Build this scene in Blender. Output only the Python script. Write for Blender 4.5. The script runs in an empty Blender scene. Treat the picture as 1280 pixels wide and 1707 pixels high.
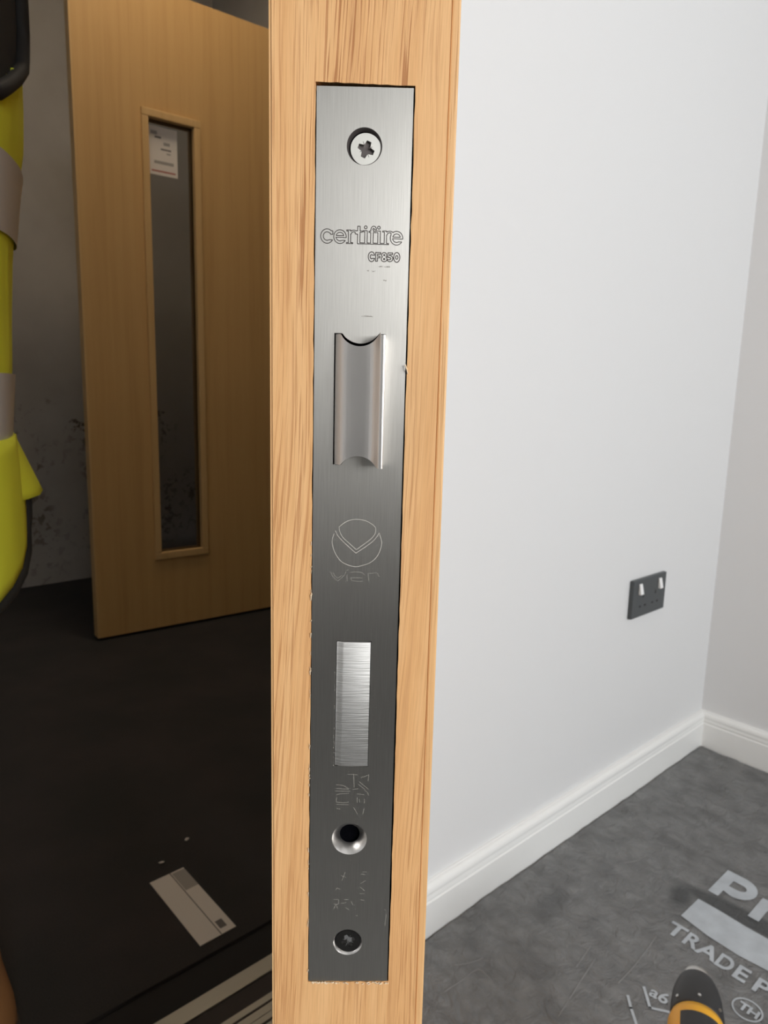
import bpy, bmesh, math, random
import numpy as np
from mathutils import Vector, Matrix, noise

random.seed(7)
SC = bpy.context.scene
COL = SC.collection

# ------------------------------------------------------------------ camera frame -> world (world axes follow the room)
AZ = 0.84173                       # heading of the long wall, seen from the camera
UX, UY = math.sin(AZ), math.cos(AZ)
NX, NY = math.cos(AZ), -math.sin(AZ)
D0 = 0.73178                       # camera to long wall
def cw(x, y, z=0.0):               # camera-heading frame (x right, y ahead) to world
    dx, dy = x + NX * D0, y + NY * D0
    return Vector((dx * UX + dy * UY, -(dx * NX + dy * NY), z))
def cdir(x, y):
    return Vector((x * UX + y * UY, -(x * NX + y * NY), 0))

# ------------------------------------------------------------------ camera
F_PX, PITCH, ROLL, CAM_H = 1165.0, 0.17184, 0.02438, 0.91116
cam = bpy.data.cameras.new('camera'); camo = bpy.data.objects.new('camera', cam); COL.objects.link(camo)
fw3 = (0, math.cos(PITCH), -math.sin(PITCH)); up3 = (0, math.sin(PITCH), math.cos(PITCH))
c, s = math.cos(ROLL), math.sin(ROLL)
rt = (c, s * up3[1], s * up3[2]); up = (-s, c * up3[1], c * up3[2])
def d3(v):
    q = cdir(v[0], v[1]); q.z = v[2]; return q
R3, U3, B3 = d3(rt), d3(up), -d3(fw3)
m = Matrix((R3, U3, B3)).transposed().to_4x4(); m.translation = cw(0, 0, CAM_H)
camo.matrix_world = m
cam.sensor_fit = 'HORIZONTAL'; cam.sensor_width = 36.0
cam.lens = F_PX / 1280.0 * 36.0
cam.clip_start = 0.01; cam.clip_end = 60
cam.dof.use_dof = True; cam.dof.focus_distance = 0.178; cam.dof.aperture_fstop = 60
SC.camera = camo
SC.cycles.max_bounces = 9; SC.cycles.caustics_reflective = False; SC.cycles.caustics_refractive = False

# ------------------------------------------------------------------ world, daylight, exposure
SC.view_settings.view_transform = 'Standard'; SC.view_settings.look = 'None'
SC.view_settings.gamma = 1.0; SC.view_settings.use_curve_mapping = False
SC.view_settings.exposure = 0.92
w = bpy.data.worlds.new('overcast_sky'); SC.world = w; w.use_nodes = True
bg = w.node_tree.nodes['Background']; bg.inputs['Color'].default_value = (0.92, 0.96, 1.0, 1); bg.inputs['Strength'].default_value = 1.6

# room: x -2.2 .. 1.804, y -3.2 .. 0 ; corridor y 0.15 .. 2.6
XL, XR, YB, CEIL = -2.2, 1.804, -3.2, 2.55
WIN = (-0.88, 1.08, 0.88, 2.15)    # window in the back wall: x0, x1, z0, z1
lt = bpy.data.lights.new('window_daylight', 'AREA'); lt.shape = 'RECTANGLE'; lt.size = WIN[1] - WIN[0]; lt.size_y = WIN[3] - WIN[2]
lt.energy = 98; lt.color = (0.965, 0.985, 1.0)
lo = bpy.data.objects.new('window_daylight', lt); COL.objects.link(lo)
lo.location = ((WIN[0] + WIN[1]) / 2, YB - 0.22, (WIN[2] + WIN[3]) / 2); lo.rotation_euler = (math.radians(90), 0, 0)

# ------------------------------------------------------------------ helpers
def link(name, me, mat=None, parent=None, loc=None, rotz=None):
    o = bpy.data.objects.new(name, me); COL.objects.link(o)
    if mat is not None and me is not None:
        for mm in (mat if isinstance(mat, (list, tuple)) else [mat]): me.materials.append(mm)
    if parent is not None: o.parent = parent
    if loc is not None: o.location = loc
    if rotz is not None: o.rotation_euler = (0, 0, rotz)
    return o
def mesh(name, vs, fs, smooth=False):
    me = bpy.data.meshes.new(name); me.from_pydata([tuple(v) for v in vs], [], fs); me.validate(); me.update()
    if smooth: me.polygons.foreach_set('use_smooth', [True] * len(me.polygons))
    return me
def tag(o, label=None, cat=None, group=None, kind=None):
    if label: o['label'] = label
    if cat: o['category'] = cat
    if group: o['group'] = group
    if kind: o['kind'] = kind
    return o
def struct(o, label=None): return tag(o, label, None, None, 'structure')

class MB:
    def __init__(self): self.v = []; self.f = []
    def add(self, vs, fs):
        n = len(self.v); self.v += [tuple(v) for v in vs]; self.f += [tuple(i + n for i in f) for f in fs]; return self
    def box(self, x0, x1, y0, y1, z0, z1):
        return self.add([(x0,y0,z0),(x1,y0,z0),(x1,y1,z0),(x0,y1,z0),(x0,y0,z1),(x1,y0,z1),(x1,y1,z1),(x0,y1,z1)],
                        [(0,3,2,1),(4,5,6,7),(0,1,5,4),(1,2,6,5),(2,3,7,6),(3,0,4,7)])
    def build(self, name, mat, parent=None, bevel=0, smooth=False, **k):
        me = mesh(name, self.v, self.f, smooth)
        if bevel:
            bm = bmesh.new(); bm.from_mesh(me)
            bmesh.ops.bevel(bm, geom=bm.edges[:], offset=bevel, segments=2, affect='EDGES', profile=0.6)
            bm.to_mesh(me); bm.free()
        return link(name, me, mat, parent, **k)
def box(name, b, mat, parent=None, bevel=0, **k): return MB().box(*b).build(name, mat, parent, bevel, **k)

def lathe(prof, n=32, axis='z', cap=True):
    """prof: list of (r, h). axis z up, or y (h runs along -y: towards the viewer of the door edge)"""
    vs, fs = [], []
    for r, h in prof:
        for i in range(n):
            a = 2 * math.pi * i / n
            x, q = r * math.cos(a), r * math.sin(a)
            vs.append((x, q, h) if axis == 'z' else ((x, -h, q) if axis == 'y' else (h, x, q)))
    for j in range(len(prof) - 1):
        for i in range(n):
            k = (i + 1) % n
            fs.append((j*n+i, j*n+k, (j+1)*n+k, (j+1)*n+i))
    if cap:
        fs.append(tuple(range(n - 1, -1, -1))); fs.append(tuple(range((len(prof)-1)*n, len(prof)*n)))
    return vs, fs
def loft(rings, closed=True, cap=False):
    n = len(rings[0]); vs = [tuple(p) for r in rings for p in r]; fs = []
    for j in range(len(rings) - 1):
        for i in range(n if closed else n - 1):
            k = (i + 1) % n
            fs.append((j*n+i, j*n+k, (j+1)*n+k, (j+1)*n+i))
    if cap: fs.append(tuple(range(n-1, -1, -1))); fs.append(tuple(range((len(rings)-1)*n, len(rings)*n)))
    return vs, fs
def tube(path, r, n=8, closed=False):
    P = [Vector(p) for p in path]; rings = []
    for i, p in enumerate(P):
        a = P[i-1] if (i or closed) else P[i]; b = P[(i+1) % len(P)] if (i < len(P)-1 or closed) else P[i]
        t = (b - a).normalized(); u = t.cross(Vector((0.31, 0.17, 0.93))).normalized(); v = t.cross(u)
        rings.append([p + (u*math.cos(2*math.pi*k/n) + v*math.sin(2*math.pi*k/n))*r for k in range(n)])
    if closed: rings.append(rings[0])
    return loft(rings, True, not closed)

def fill2d(splines, depth, front=0.0, axis='door'):
    """Filled flat shape with holes. 'door': x, z in the door edge plane, thickness going into +y from y=front.  'floor': flat at z."""
    cu = bpy.data.curves.new('tmp', 'CURVE'); cu.dimensions = '2D'; cu.fill_mode = 'BOTH'; cu.extrude = depth / 2
    for pts in splines:
        sp = cu.splines.new('POLY'); sp.points.add(len(pts) - 1); sp.use_cyclic_u = True
        for p, q in zip(sp.points, pts): p.co = (q[0], q[1], 0, 1)
    o = bpy.data.objects.new('tmp', cu); COL.objects.link(o)
    dg = bpy.context.evaluated_depsgraph_get(); me = o.evaluated_get(dg).to_mesh()
    vs = [tuple(v.co) for v in me.vertices]; fs = [tuple(p.vertices) for p in me.polygons]
    o.evaluated_get(dg).to_mesh_clear(); bpy.data.objects.remove(o); bpy.data.curves.remove(cu)
    if axis == 'door': vs = [(x, front + depth/2 - z, y) for x, y, z in vs]
    else: vs = [(x, y, z + front) for x, y, z in vs]
    return vs, fs
def text2d(body, size, bold=0.0, spacing=1.0):
    cu = bpy.data.curves.new('tmp', 'FONT'); cu.body = body; cu.size = size; cu.offset = bold; cu.space_character = spacing; cu.fill_mode = 'FRONT'
    o = bpy.data.objects.new('tmp', cu); COL.objects.link(o)
    dg = bpy.context.evaluated_depsgraph_get(); me = o.evaluated_get(dg).to_mesh()
    vs = [tuple(v.co) for v in me.vertices]; fs = [tuple(p.vertices) for p in me.polygons]
    o.evaluated_get(dg).to_mesh_clear(); bpy.data.objects.remove(o); bpy.data.curves.remove(cu)
    return vs, fs
def circ(cx, cz, r, n=40, a0=0): return [(cx + r*math.cos(a0+2*math.pi*i/n), cz + r*math.sin(a0+2*math.pi*i/n)) for i in range(n)]

# contour lines of a shape given as a distance field, drawn as narrow ribbons
def contour(sdf, x0, x1, z0, z1, h):
    xs = np.arange(x0, x1 + h, h); zs = np.arange(z0, z1 + h, h); X, Z = np.meshgrid(xs, zs); V = sdf(X, Z); segs = []
    a, b, c_, d = V[:-1, :-1], V[:-1, 1:], V[1:, 1:], V[1:, :-1]
    code = (a < 0)*1 + (b < 0)*2 + (c_ < 0)*4 + (d < 0)*8
    for j, i in np.argwhere((code != 0) & (code != 15)):
        va, vb, vc, vd = V[j, i], V[j, i+1], V[j+1, i+1], V[j+1, i]; pts = []
        if (va < 0) != (vb < 0): pts.append((xs[i] + h*va/(va-vb), zs[j]))
        if (vb < 0) != (vc < 0): pts.append((xs[i+1], zs[j] + h*vb/(vb-vc)))
        if (vd < 0) != (vc < 0): pts.append((xs[i] + h*vd/(vd-vc), zs[j+1]))
        if (va < 0) != (vd < 0): pts.append((xs[i], zs[j] + h*va/(va-vd)))
        if len(pts) >= 2: segs.append((pts[0], pts[1]))
        if len(pts) == 4: segs.append((pts[2], pts[3]))
    return segs
def ribbons(segs, wd, y):
    mb = MB()
    for (ax, az), (bx, bz) in segs:
        dx, dz = bx - ax, bz - az; L = math.hypot(dx, dz)
        if L < 1e-6: continue
        ex, ez = dx/L*wd*0.4, dz/L*wd*0.4; nx, nz = -dz/L*wd/2, dx/L*wd/2
        mb.add([(ax-ex+nx, y, az-ez+nz), (ax-ex-nx, y, az-ez-nz), (bx+ex-nx, y, bz+ez-nz), (bx+ex+nx, y, bz+ez+nz)], [(0,1,2,3)])
    return mb
def poly(pts): return list(zip(pts[:-1], pts[1:]))

# ------------------------------------------------------------------ materials
def M(name, col, rough=0.5, metal=0.0, **kw):
    m = bpy.data.materials.new(name); m.use_nodes = True; b = m.node_tree.nodes['Principled BSDF']
    b.inputs['Base Color'].default_value = (*col, 1); b.inputs['Roughness'].default_value = rough; b.inputs['Metallic'].default_value = metal
    for k, v in kw.items(): b.inputs[k.replace('_', ' ')].default_value = v
    return m
def N(m, t, **kw):
    n = m.node_tree.nodes.new(t)
    for k, v in kw.items(): setattr(n, k, v)
    return n
def L(m, a, b): m.node_tree.links.new(a, b)
def coords(m, scale, kind='Object', loc=(0,0,0), rot=(0,0,0)):
    tc = N(m, 'ShaderNodeTexCoord'); mp = N(m, 'ShaderNodeMapping'); mp.inputs['Scale'].default_value = scale
    mp.inputs['Location'].default_value = loc; mp.inputs['Rotation'].default_value = rot
    L(m, tc.outputs[kind], mp.inputs['Vector']); return mp.outputs['Vector']
def noise_n(m, vec, scale=1.0, detail=4.0, rough=0.55, dist=0.0):
    n = N(m, 'ShaderNodeTexNoise'); n.inputs['Scale'].default_value = scale; n.inputs['Detail'].default_value = detail
    n.inputs['Roughness'].default_value = rough; n.inputs['Distortion'].default_value = dist; L(m, vec, n.inputs['Vector']); return n.outputs['Fac']
def ramp(m, fac, stops):
    r = N(m, 'ShaderNodeValToRGB'); L(m, fac, r.inputs['Fac']); e = r.color_ramp.elements
    while len(e) < len(stops): e.new(0.5)
    for el, (p, c_) in zip(e, stops): el.position = p; el.color = (*c_, 1) if len(c_) == 3 else c_
    return r.outputs['Color']
def mixc(m, fac, a, b, mode='MIX'):
    x = N(m, 'ShaderNodeMix', data_type='RGBA', blend_type=mode)
    for sock, v in ((x.inputs[0], fac), (x.inputs[6], a), (x.inputs[7], b)):
        if isinstance(v, (int, float)): sock.default_value = v
        elif isinstance(v, tuple): sock.default_value = (*v, 1)
        else: L(m, v, sock)
    return x.outputs[2]
def math_n(m, op, a, b=0.0):
    x = N(m, 'ShaderNodeMath', operation=op)
    for sock, v in zip(x.inputs, (a, b)):
        if isinstance(v, (int, float)): sock.default_value = v
        else: L(m, v, sock)
    return x.outputs[0]
def P(m): return m.node_tree.nodes['Principled BSDF']
def bump(m, h, strength=0.3, dist=0.001):
    b = N(m, 'ShaderNodeBump'); b.inputs['Strength'].default_value = strength; b.inputs['Distance'].default_value = dist
    L(m, h, b.inputs['Height']); L(m, b.outputs['Normal'], P(m).inputs['Normal'])

def wood(name, light, mid, dark, pore=0.6, shear=0.0, seed=0.0, fine=1.0):
    m = M(name, light, 0.48)
    P(m).inputs['Specular IOR Level'].default_value = 0.3
    v = coords(m, (1, 1, 1), loc=(seed, seed, 0), rot=(0, shear, 0))
    warp = noise_n(m, coords(m, (22, 22, 5), loc=(seed, 0, 0)), 1, 2)
    wv = N(m, 'ShaderNodeVectorMath', operation='MULTIPLY_ADD'); cmb = N(m, 'ShaderNodeCombineXYZ')
    L(m, math_n(m, 'SUBTRACT', warp, 0.5), cmb.inputs[0]); L(m, cmb.outputs[0], wv.inputs[0]); wv.inputs[1].default_value = (0.012, 0, 0); L(m, v, wv.inputs[2])
    def st(sx, sz, det=3, rg=0.6):
        mp = N(m, 'ShaderNodeMapping'); mp.inputs['Scale'].default_value = (sx*fine, sx*fine, sz*fine); L(m, wv.outputs[0], mp.inputs['Vector']); return noise_n(m, mp.outputs[0], 1, det, rg)
    base = ramp(m, st(150, 4.5), [(0.28, dark), (0.44, mid), (0.62, light)])
    base = mixc(m, 0.45, base, light)
    p1 = ramp(m, st(1500, 30, 2), [(0.40, (0,0,0)), (0.50, (1,1,1))])
    zone = ramp(m, st(95, 3.2, 2), [(0.40, (0,0,0)), (0.62, (1,1,1))])
    sz_ = N(m, 'ShaderNodeSeparateXYZ'); L(m, wv.outputs[0], sz_.inputs[0])
    calm = ramp(m, math_n(m, 'MULTIPLY_ADD' if False else 'ADD', sz_.outputs[2], 0.5), [(0.44, (0.45,)*3), (0.60, (0.0,)*3)])
    zone = math_n(m, 'MAXIMUM', zone, calm)
    pm = mixc(m, zone, p1, (1, 1, 1))
    col = mixc(m, math_n(m, 'MULTIPLY', math_n(m, 'SUBTRACT', 1.0, pm), pore), base, dark)
    fn = ramp(m, st(3200, 70, 2), [(0.34, (0.80, 0.74, 0.66)), (0.56, (1, 1, 1))])
    col = mixc(m, min(1.0, pore*0.6), col, fn, 'MULTIPLY')
    L(m, col, P(m).inputs['Base Color']); bump(m, pm, 0.25, 0.0002)
    return m

m_ash = wood('ash_lipping', (0.78, 0.455, 0.21), (0.69, 0.36, 0.145), (0.40, 0.16, 0.055), 0.85, -0.03)
m_ashface = wood('ash_veneer', (0.78, 0.47, 0.22), (0.69, 0.385, 0.165), (0.44, 0.21, 0.08), 0.45, 0.0, 2.3)
m_birch = wood('birch_veneer', (0.62, 0.38, 0.15), (0.58, 0.345, 0.13), (0.50, 0.285, 0.10), 0.15, 0, 5.1, 0.22)
m_bead = wood('birch_beading', (0.66, 0.43, 0.19), (0.62, 0.39, 0.16), (0.52, 0.31, 0.11), 0.15, 0, 7.7, 0.3)
m_torn = M('torn_wood_fibre', (0.80, 0.62, 0.42), 0.8)

m_steel = M('brushed_steel_plate', (0.60, 0.59, 0.575), 0.34, 1.0)
vst = coords(m_steel, (5200, 5200, 90)); ns = noise_n(m_steel, vst, 1, 3)
L(m_steel, ramp(m_steel, ns, [(0.3, (0.525, 0.50, 0.46)), (0.7, (0.615, 0.59, 0.545))]), P(m_steel).inputs['Base Color'])
P(m_steel).inputs['Roughness'].default_value = 0.32; P(m_steel).inputs['Anisotropic'].default_value = 0.66     # brushed lengthwise: light spreads across the brushing
_tg = N(m_steel, 'ShaderNodeCombineXYZ'); _td = cdir(math.cos(0.01684), math.sin(0.01684)); _tg.inputs[0].default_value = _td.x; _tg.inputs[1].default_value = _td.y
L(m_steel, _tg.outputs[0], P(m_steel).inputs['Tangent'])
m_latch = M('satin_steel_latch', (0.66, 0.63, 0.60), 0.42, 1.0)
nl = noise_n(m_latch, coords(m_latch, (1800, 1800, 1800)), 1, 3)
bump(m_latch, nl, 0.12, 0.0001)
m_bolt = M('cross_brushed_steel_bolt', (0.72, 0.70, 0.67), 0.5, 1.0)
nb = noise_n(m_bolt, coords(m_bolt, (90, 90, 2600)), 1, 3)
L(m_bolt, ramp(m_bolt, nb, [(0.3, (0.58, 0.56, 0.53)), (0.7, (0.82, 0.80, 0.77))]), P(m_bolt).inputs['Base Color']); bump(m_bolt, nb, 0.6, 0.0002)
m_zinc = M('zinc_screw', (0.74, 0.72, 0.66), 0.4, 0.9)
m_chrome = M('bright_screw', (0.80, 0.80, 0.79), 0.16, 1.0)
m_cone = M('countersink_steel', (0.72, 0.69, 0.66), 0.3, 1.0)
m_slot = M('recess_shade_metal', (0.10, 0.085, 0.08), 0.5, 0.6)  # shade inside the top screw's recess and gap, put into the metal colour
m_black = M('hollow_black', (0.003, 0.003, 0.004), 0.9, Specular_IOR_Level=0.0)  # lightless black painted on surfaces inside the holes, standing in for deep shade
m_etch = M('laser_etch_brown', (0.055, 0.038, 0.03), 0.6, 0.2)
m_scribe = M('scribed_bright_line', (0.62, 0.57, 0.50), 0.6, 0.0)
m_darkscrew = M('dark_reflection_screw', (0.10, 0.095, 0.09), 0.25, 1.0)  # dark surroundings mirrored by the screw head, put into its base colour
m_faint = M('faint_scribed_line', (0.28, 0.255, 0.22), 0.6, 0.0)

m_wall = M('light_grey_paint', (0.735, 0.735, 0.735), 0.62)
bump(m_wall, noise_n(m_wall, coords(m_wall, (260, 260, 260)), 1, 3), 0.06, 0.0006)
m_white = M('white_satin_paint', (0.86, 0.86, 0.84), 0.32)
m_ceil = M('ceiling_white', (0.82, 0.82, 0.81), 0.85)
m_sub = M('dark_subfloor', (0.05, 0.05, 0.05), 0.8)
m_carpet = M('dark_carpet', (0.030, 0.026, 0.025), 0.95)
nc = noise_n(m_carpet, coords(m_carpet, (420, 420, 420)), 1, 3)
nc2 = noise_n(m_carpet, coords(m_carpet, (5, 5, 5)), 1, 3)
L(m_carpet, mixc(m_carpet, 0.5, ramp(m_carpet, nc, [(0.3, (0.018, 0.016, 0.015)), (0.7, (0.045, 0.04, 0.037))]), ramp(m_carpet, nc2, [(0.35, (0.022, 0.022, 0.02)), (0.7, (0.05, 0.038, 0.036))])), P(m_carpet).inputs['Base Color'])
bump(m_carpet, nc, 0.5, 0.002)

# corridor wall: bare grey plaster, brown damp spots low down
m_plaster = M('bare_grey_plaster', (0.30, 0.27, 0.23), 0.85)
vp = coords(m_plaster, (1, 1, 1))
spots = ramp(m_plaster, noise_n(m_plaster, coords(m_plaster, (34, 34, 34)), 1, 3, 0.6, 0.3), [(0.545, (0,0,0)), (0.60, (1,1,1))])
sep = N(m_plaster, 'ShaderNodeSeparateXYZ'); L(m_plaster, vp, sep.inputs[0])
zone = ramp(m_plaster, math_n(m_plaster, 'ADD', sep.outputs[2], math_n(m_plaster, 'MULTIPLY', noise_n(m_plaster, coords(m_plaster, (4, 4, 4)), 1, 2), 0.5)), [(0.30, (0.25,)*3), (0.62, (1,1,1)), (1.0, (0.9,)*3), (1.3, (0,0,0))])
zone2 = ramp(m_plaster, noise_n(m_plaster, coords(m_plaster, (3.2, 3.2, 2.4), loc=(0.4, 0, 0.9)), 1, 2), [(0.40, (0,0,0)), (0.55, (1,1,1))])
cloud = ramp(m_plaster, noise_n(m_plaster, coords(m_plaster, (3, 3, 3)), 1, 4), [(0.3, (0.36, 0.325, 0.28)), (0.7, (0.44, 0.405, 0.36))])
L(m_plaster, mixc(m_plaster, math_n(m_plaster, 'MULTIPLY', math_n(m_plaster, 'MULTIPLY', spots, zone), zone2), cloud, (0.085, 0.06, 0.04)), P(m_plaster).inputs['Base Color'])

# floor film: grey polythene, scuffed, with soft dark patches, mainly beside the print
m_film = M('grey_polythene_film', (0.13, 0.13, 0.13), 0.42)
nf = noise_n(m_film, coords(m_film, (14, 14, 14)), 1, 5, 0.6)
nf2 = noise_n(m_film, coords(m_film, (38, 20, 30)), 1, 3, 0.6, 0.5)
fcol = mixc(m_film, 0.5, ramp(m_film, nf, [(0.34, (0.115, 0.115, 0.115)), (0.66, (0.215, 0.217, 0.217))]), ramp(m_film, nf2, [(0.38, (0.13, 0.13, 0.13)), (0.68, (0.225, 0.225, 0.22))]))
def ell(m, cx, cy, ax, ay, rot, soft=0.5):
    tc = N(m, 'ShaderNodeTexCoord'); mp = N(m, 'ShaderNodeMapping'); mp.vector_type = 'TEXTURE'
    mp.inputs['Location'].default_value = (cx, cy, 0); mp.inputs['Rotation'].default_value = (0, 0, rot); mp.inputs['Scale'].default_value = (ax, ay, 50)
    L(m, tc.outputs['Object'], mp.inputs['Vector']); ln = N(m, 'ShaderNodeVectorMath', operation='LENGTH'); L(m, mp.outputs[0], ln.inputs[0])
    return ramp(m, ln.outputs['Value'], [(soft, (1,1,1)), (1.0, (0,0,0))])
dark_patches = math_n(m_film, 'MAXIMUM', ell(m_film, 1.228, -0.36, 0.026, 0.17, 0.05, 0.6), ell(m_film, 1.195, -0.247, 0.05, 0.03, 0.3, 0.35))
dark_patches = math_n(m_film, 'MAXIMUM', dark_patches, math_n(m_film, 'MULTIPLY', ell(m_film, 0.985, -0.104, 0.06, 0.028, 0.1, 0.4), 0.55))
L(m_film, mixc(m_film, math_n(m_film, 'MULTIPLY', dark_patches, 0.85), fcol, (0.045, 0.048, 0.05)), P(m_film).inputs['Base Color'])
nf3 = noise_n(m_film, coords(m_film, (26, 26, 26)), 1, 5, 0.65, 1.2)
bump(m_film, nf3, 0.9, 0.012)
m_print = M('pale_grey_print', (0.36, 0.40, 0.44), 0.5)
L(m_print, ramp(m_print, noise_n(m_print, coords(m_print, (30, 30, 30)), 1, 4), [(0.3, (0.40, 0.43, 0.46)), (0.7, (0.50, 0.54, 0.575))]), P(m_print).inputs['Base Color'])
m_crease = M('film_crease_shine', (0.235, 0.235, 0.23), 0.4)

m_socket = M('charcoal_socket', (0.055, 0.062, 0.066), 0.38)
m_rocker = M('white_plastic', (0.85, 0.85, 0.85), 0.3)
m_hole = M('socket_hole', (0.01, 0.01, 0.012), 0.6)
m_yel = M('tool_yellow', (0.80, 0.40, 0.012), 0.42)
m_rub = M('tool_black', (0.022, 0.022, 0.023), 0.5)
m_tip = M('tool_steel_collar', (0.62, 0.60, 0.57), 0.3, 1.0)
m_hv = M('hi_vis_yellow', (0.88, 0.97, 0.06), 0.75)
bump(m_hv, noise_n(m_hv, coords(m_hv, (9, 9, 5)), 1, 2), 0.35, 0.03)
m_band = M('reflective_tape', (0.66, 0.67, 0.69), 0.45, 0.1)
m_bind = M('black_binding', (0.012, 0.012, 0.012), 0.8)
m_shirt = M('black_shirt', (0.014, 0.015, 0.015), 0.85)
m_trous = M('dark_trousers', (0.012, 0.012, 0.014), 0.85)
m_skin = M('skin', (0.55, 0.34, 0.25), 0.55)
m_hair = M('brown_hair', (0.06, 0.035, 0.02), 0.7)
m_eye = M('eye_white', (0.75, 0.75, 0.73), 0.3)
m_boot = M('tan_leather', (0.36, 0.17, 0.06), 0.6)
m_sole = M('boot_sole', (0.05, 0.035, 0.025), 0.8)
m_paper = M('paper', (0.72, 0.66, 0.60), 0.8)
m_ink = M('paper_ink_grey', (0.16, 0.14, 0.13), 0.8)
m_ink2 = M('paper_ink_pale', (0.36, 0.33, 0.30), 0.8)
m_red = M('paper_red_rule', (0.42, 0.13, 0.10), 0.8)
m_alu = M('threshold_aluminium', (0.42, 0.41, 0.37), 0.45, 0.6)
m_strip = M('threshold_rubber', (0.035, 0.028, 0.026), 0.7)
m_trench = M('doorway_floor_dark', (0.016, 0.014, 0.013), 0.9)  # even, very dark colour for the floor strip behind the threshold
m_lamp = M('lamp_diffuser', (0.9, 0.9, 0.88), 0.5); P(m_lamp).inputs['Emission Color'].default_value = (1.0, 0.82, 0.6, 1); P(m_lamp).inputs['Emission Strength'].default_value = 12.0
m_lamp_off = M('lamp_diffuser_unlit', (0.85, 0.85, 0.85), 0.4)
m_glass = M('clear_glass', (1, 1, 1), 0.03); m_glass.node_tree.nodes.clear()
_o = N(m_glass, 'ShaderNodeOutputMaterial'); _t = N(m_glass, 'ShaderNodeBsdfTransparent'); _g = N(m_glass, 'ShaderNodeBsdfGlossy'); _x = N(m_glass, 'ShaderNodeMixShader'); _f = N(m_glass, 'ShaderNodeFresnel')
_t.inputs['Color'].default_value = (0.80, 0.80, 0.80, 1); _g.inputs['Roughness'].default_value = 0.05; _f.inputs['IOR'].default_value = 1.45
L(m_glass, _f.outputs[0], _x.inputs[0]); L(m_glass, _t.outputs[0], _x.inputs[1]); L(m_glass, _g.outputs[0], _x.inputs[2]); L(m_glass, _x.outputs[0], _o.inputs[0])

# ------------------------------------------------------------------ the setting
JX0, JX1 = -0.20, 0.662            # clear doorway in the long wall
WT = 0.15
struct(box('floor', (XL, XR, YB, 0.0, -0.1, 0.0), m_sub), 'dark floor of the bright room under grey film')
struct(box('floor_corridor', (-2.6, 3.4, 0.19, 2.6, -0.1, 0.0), m_carpet), 'dark carpet floor of the dim corridor')
struct(box('floor_doorway', (JX0 - 0.032, JX1 + 0.032, 0.0, 0.19, -0.1, -0.006), m_trench), 'very dark floor strip in the doorway')
struct(box('wall_left', (JX1 + 0.032, XR + 0.12, 0, WT, 0, CEIL + 0.25), m_wall), 'light grey painted wall with the double socket')
struct(box('wall_left_near', (XL - 0.12, JX0 - 0.032, 0, WT, 0, CEIL + 0.25), m_wall))
struct(box('wall_left_lintel', (JX0 - 0.032, JX1 + 0.032, 0, WT, 2.085, CEIL + 0.25), m_wall))
struct(box('wall_right', (XR, XR + 0.12, YB, 0, 0, CEIL), m_wall), 'light grey painted wall meeting the corner by the socket')
mb = MB(); mb.box(XL, WIN[0], YB - 0.25, YB, 0, CEIL); mb.box(WIN[1], XR + 0.12, YB - 0.25, YB, 0, CEIL); mb.box(WIN[0], WIN[1], YB - 0.25, YB, 0, WIN[2]); mb.box(WIN[0], WIN[1], YB - 0.25, YB, WIN[3], CEIL)
struct(mb.build('wall_back', m_wall))
struct(box('wall_side', (XL - 0.12, XL, YB - 0.25, 0, 0, CEIL), m_wall))
struct(box('ceiling', (XL, XR, YB, 0, CEIL, CEIL + 0.1), m_ceil))
struct(box('wall_corridor', (-2.6, 3.4, 2.6, 2.72, 0, 2.9), m_plaster), 'bare grey corridor wall with brown damp spots')
struct(box('wall_corridor_end', (-2.72, -2.6, WT, 2.72, 0, 2.9), m_plaster))
mb = MB(); mb.box(XR, XR + 0.12, WT, 0.72, 0, 2.9); mb.box(XR, XR + 0.12, 1.70, 2.6, 0, 2.9); mb.box(XR, XR + 0.12, 0.72, 1.70, 2.25, 2.9)
struct(mb.build('wall_cross', m_plaster))
struct(box('wall_beyond', (3.4, 3.52, WT, 2.72, 0, 2.9), m_plaster))
struct(box('wall_beyond_side', (XR + 0.12, 3.4, 0.07, WT, 0, 2.9), m_plaster))
struct(box('ceiling_corridor', (-2.6, 3.4, WT, 2.6, 2.9, 3.0), m_ceil))

# skirting, torus profile
SKH, SKT = 0.098, 0.016
prof = [(0, 0), (SKT, 0), (SKT, 0.066), (SKT - 0.002, 0.068), (SKT - 0.002, 0.071), (SKT - 0.0005, 0.073)]
for i in range(9):
    a = math.radians(-20 + 110 * i / 8); prof.append((0.0055 + 0.0095 * math.cos(a), 0.0845 + 0.0125 * math.sin(a)))
prof += [(0.004, SKH), (0, SKH)]
def skirting(name, p0, p1, out0, out1, label):
    r0 = [(p0[0] + d * out0[0], p0[1] + d * out0[1], z) for d, z in prof]; r1 = [(p1[0] + d * out1[0], p1[1] + d * out1[1], z) for d, z in prof]
    vs, fs = loft([r0, r1], True, True); o = link(name, mesh(name, vs, fs), m_white); return struct(o, label)
skirting('baseboard_left', (0.742, 0), (XR, 0), (0, -1), (-1, -1), 'white moulded skirting board under the socket wall')
skirting('baseboard_right', (XR, 0), (XR, YB), (-1, -1), (-1, 0), 'white moulded skirting board right of the corner')

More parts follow.
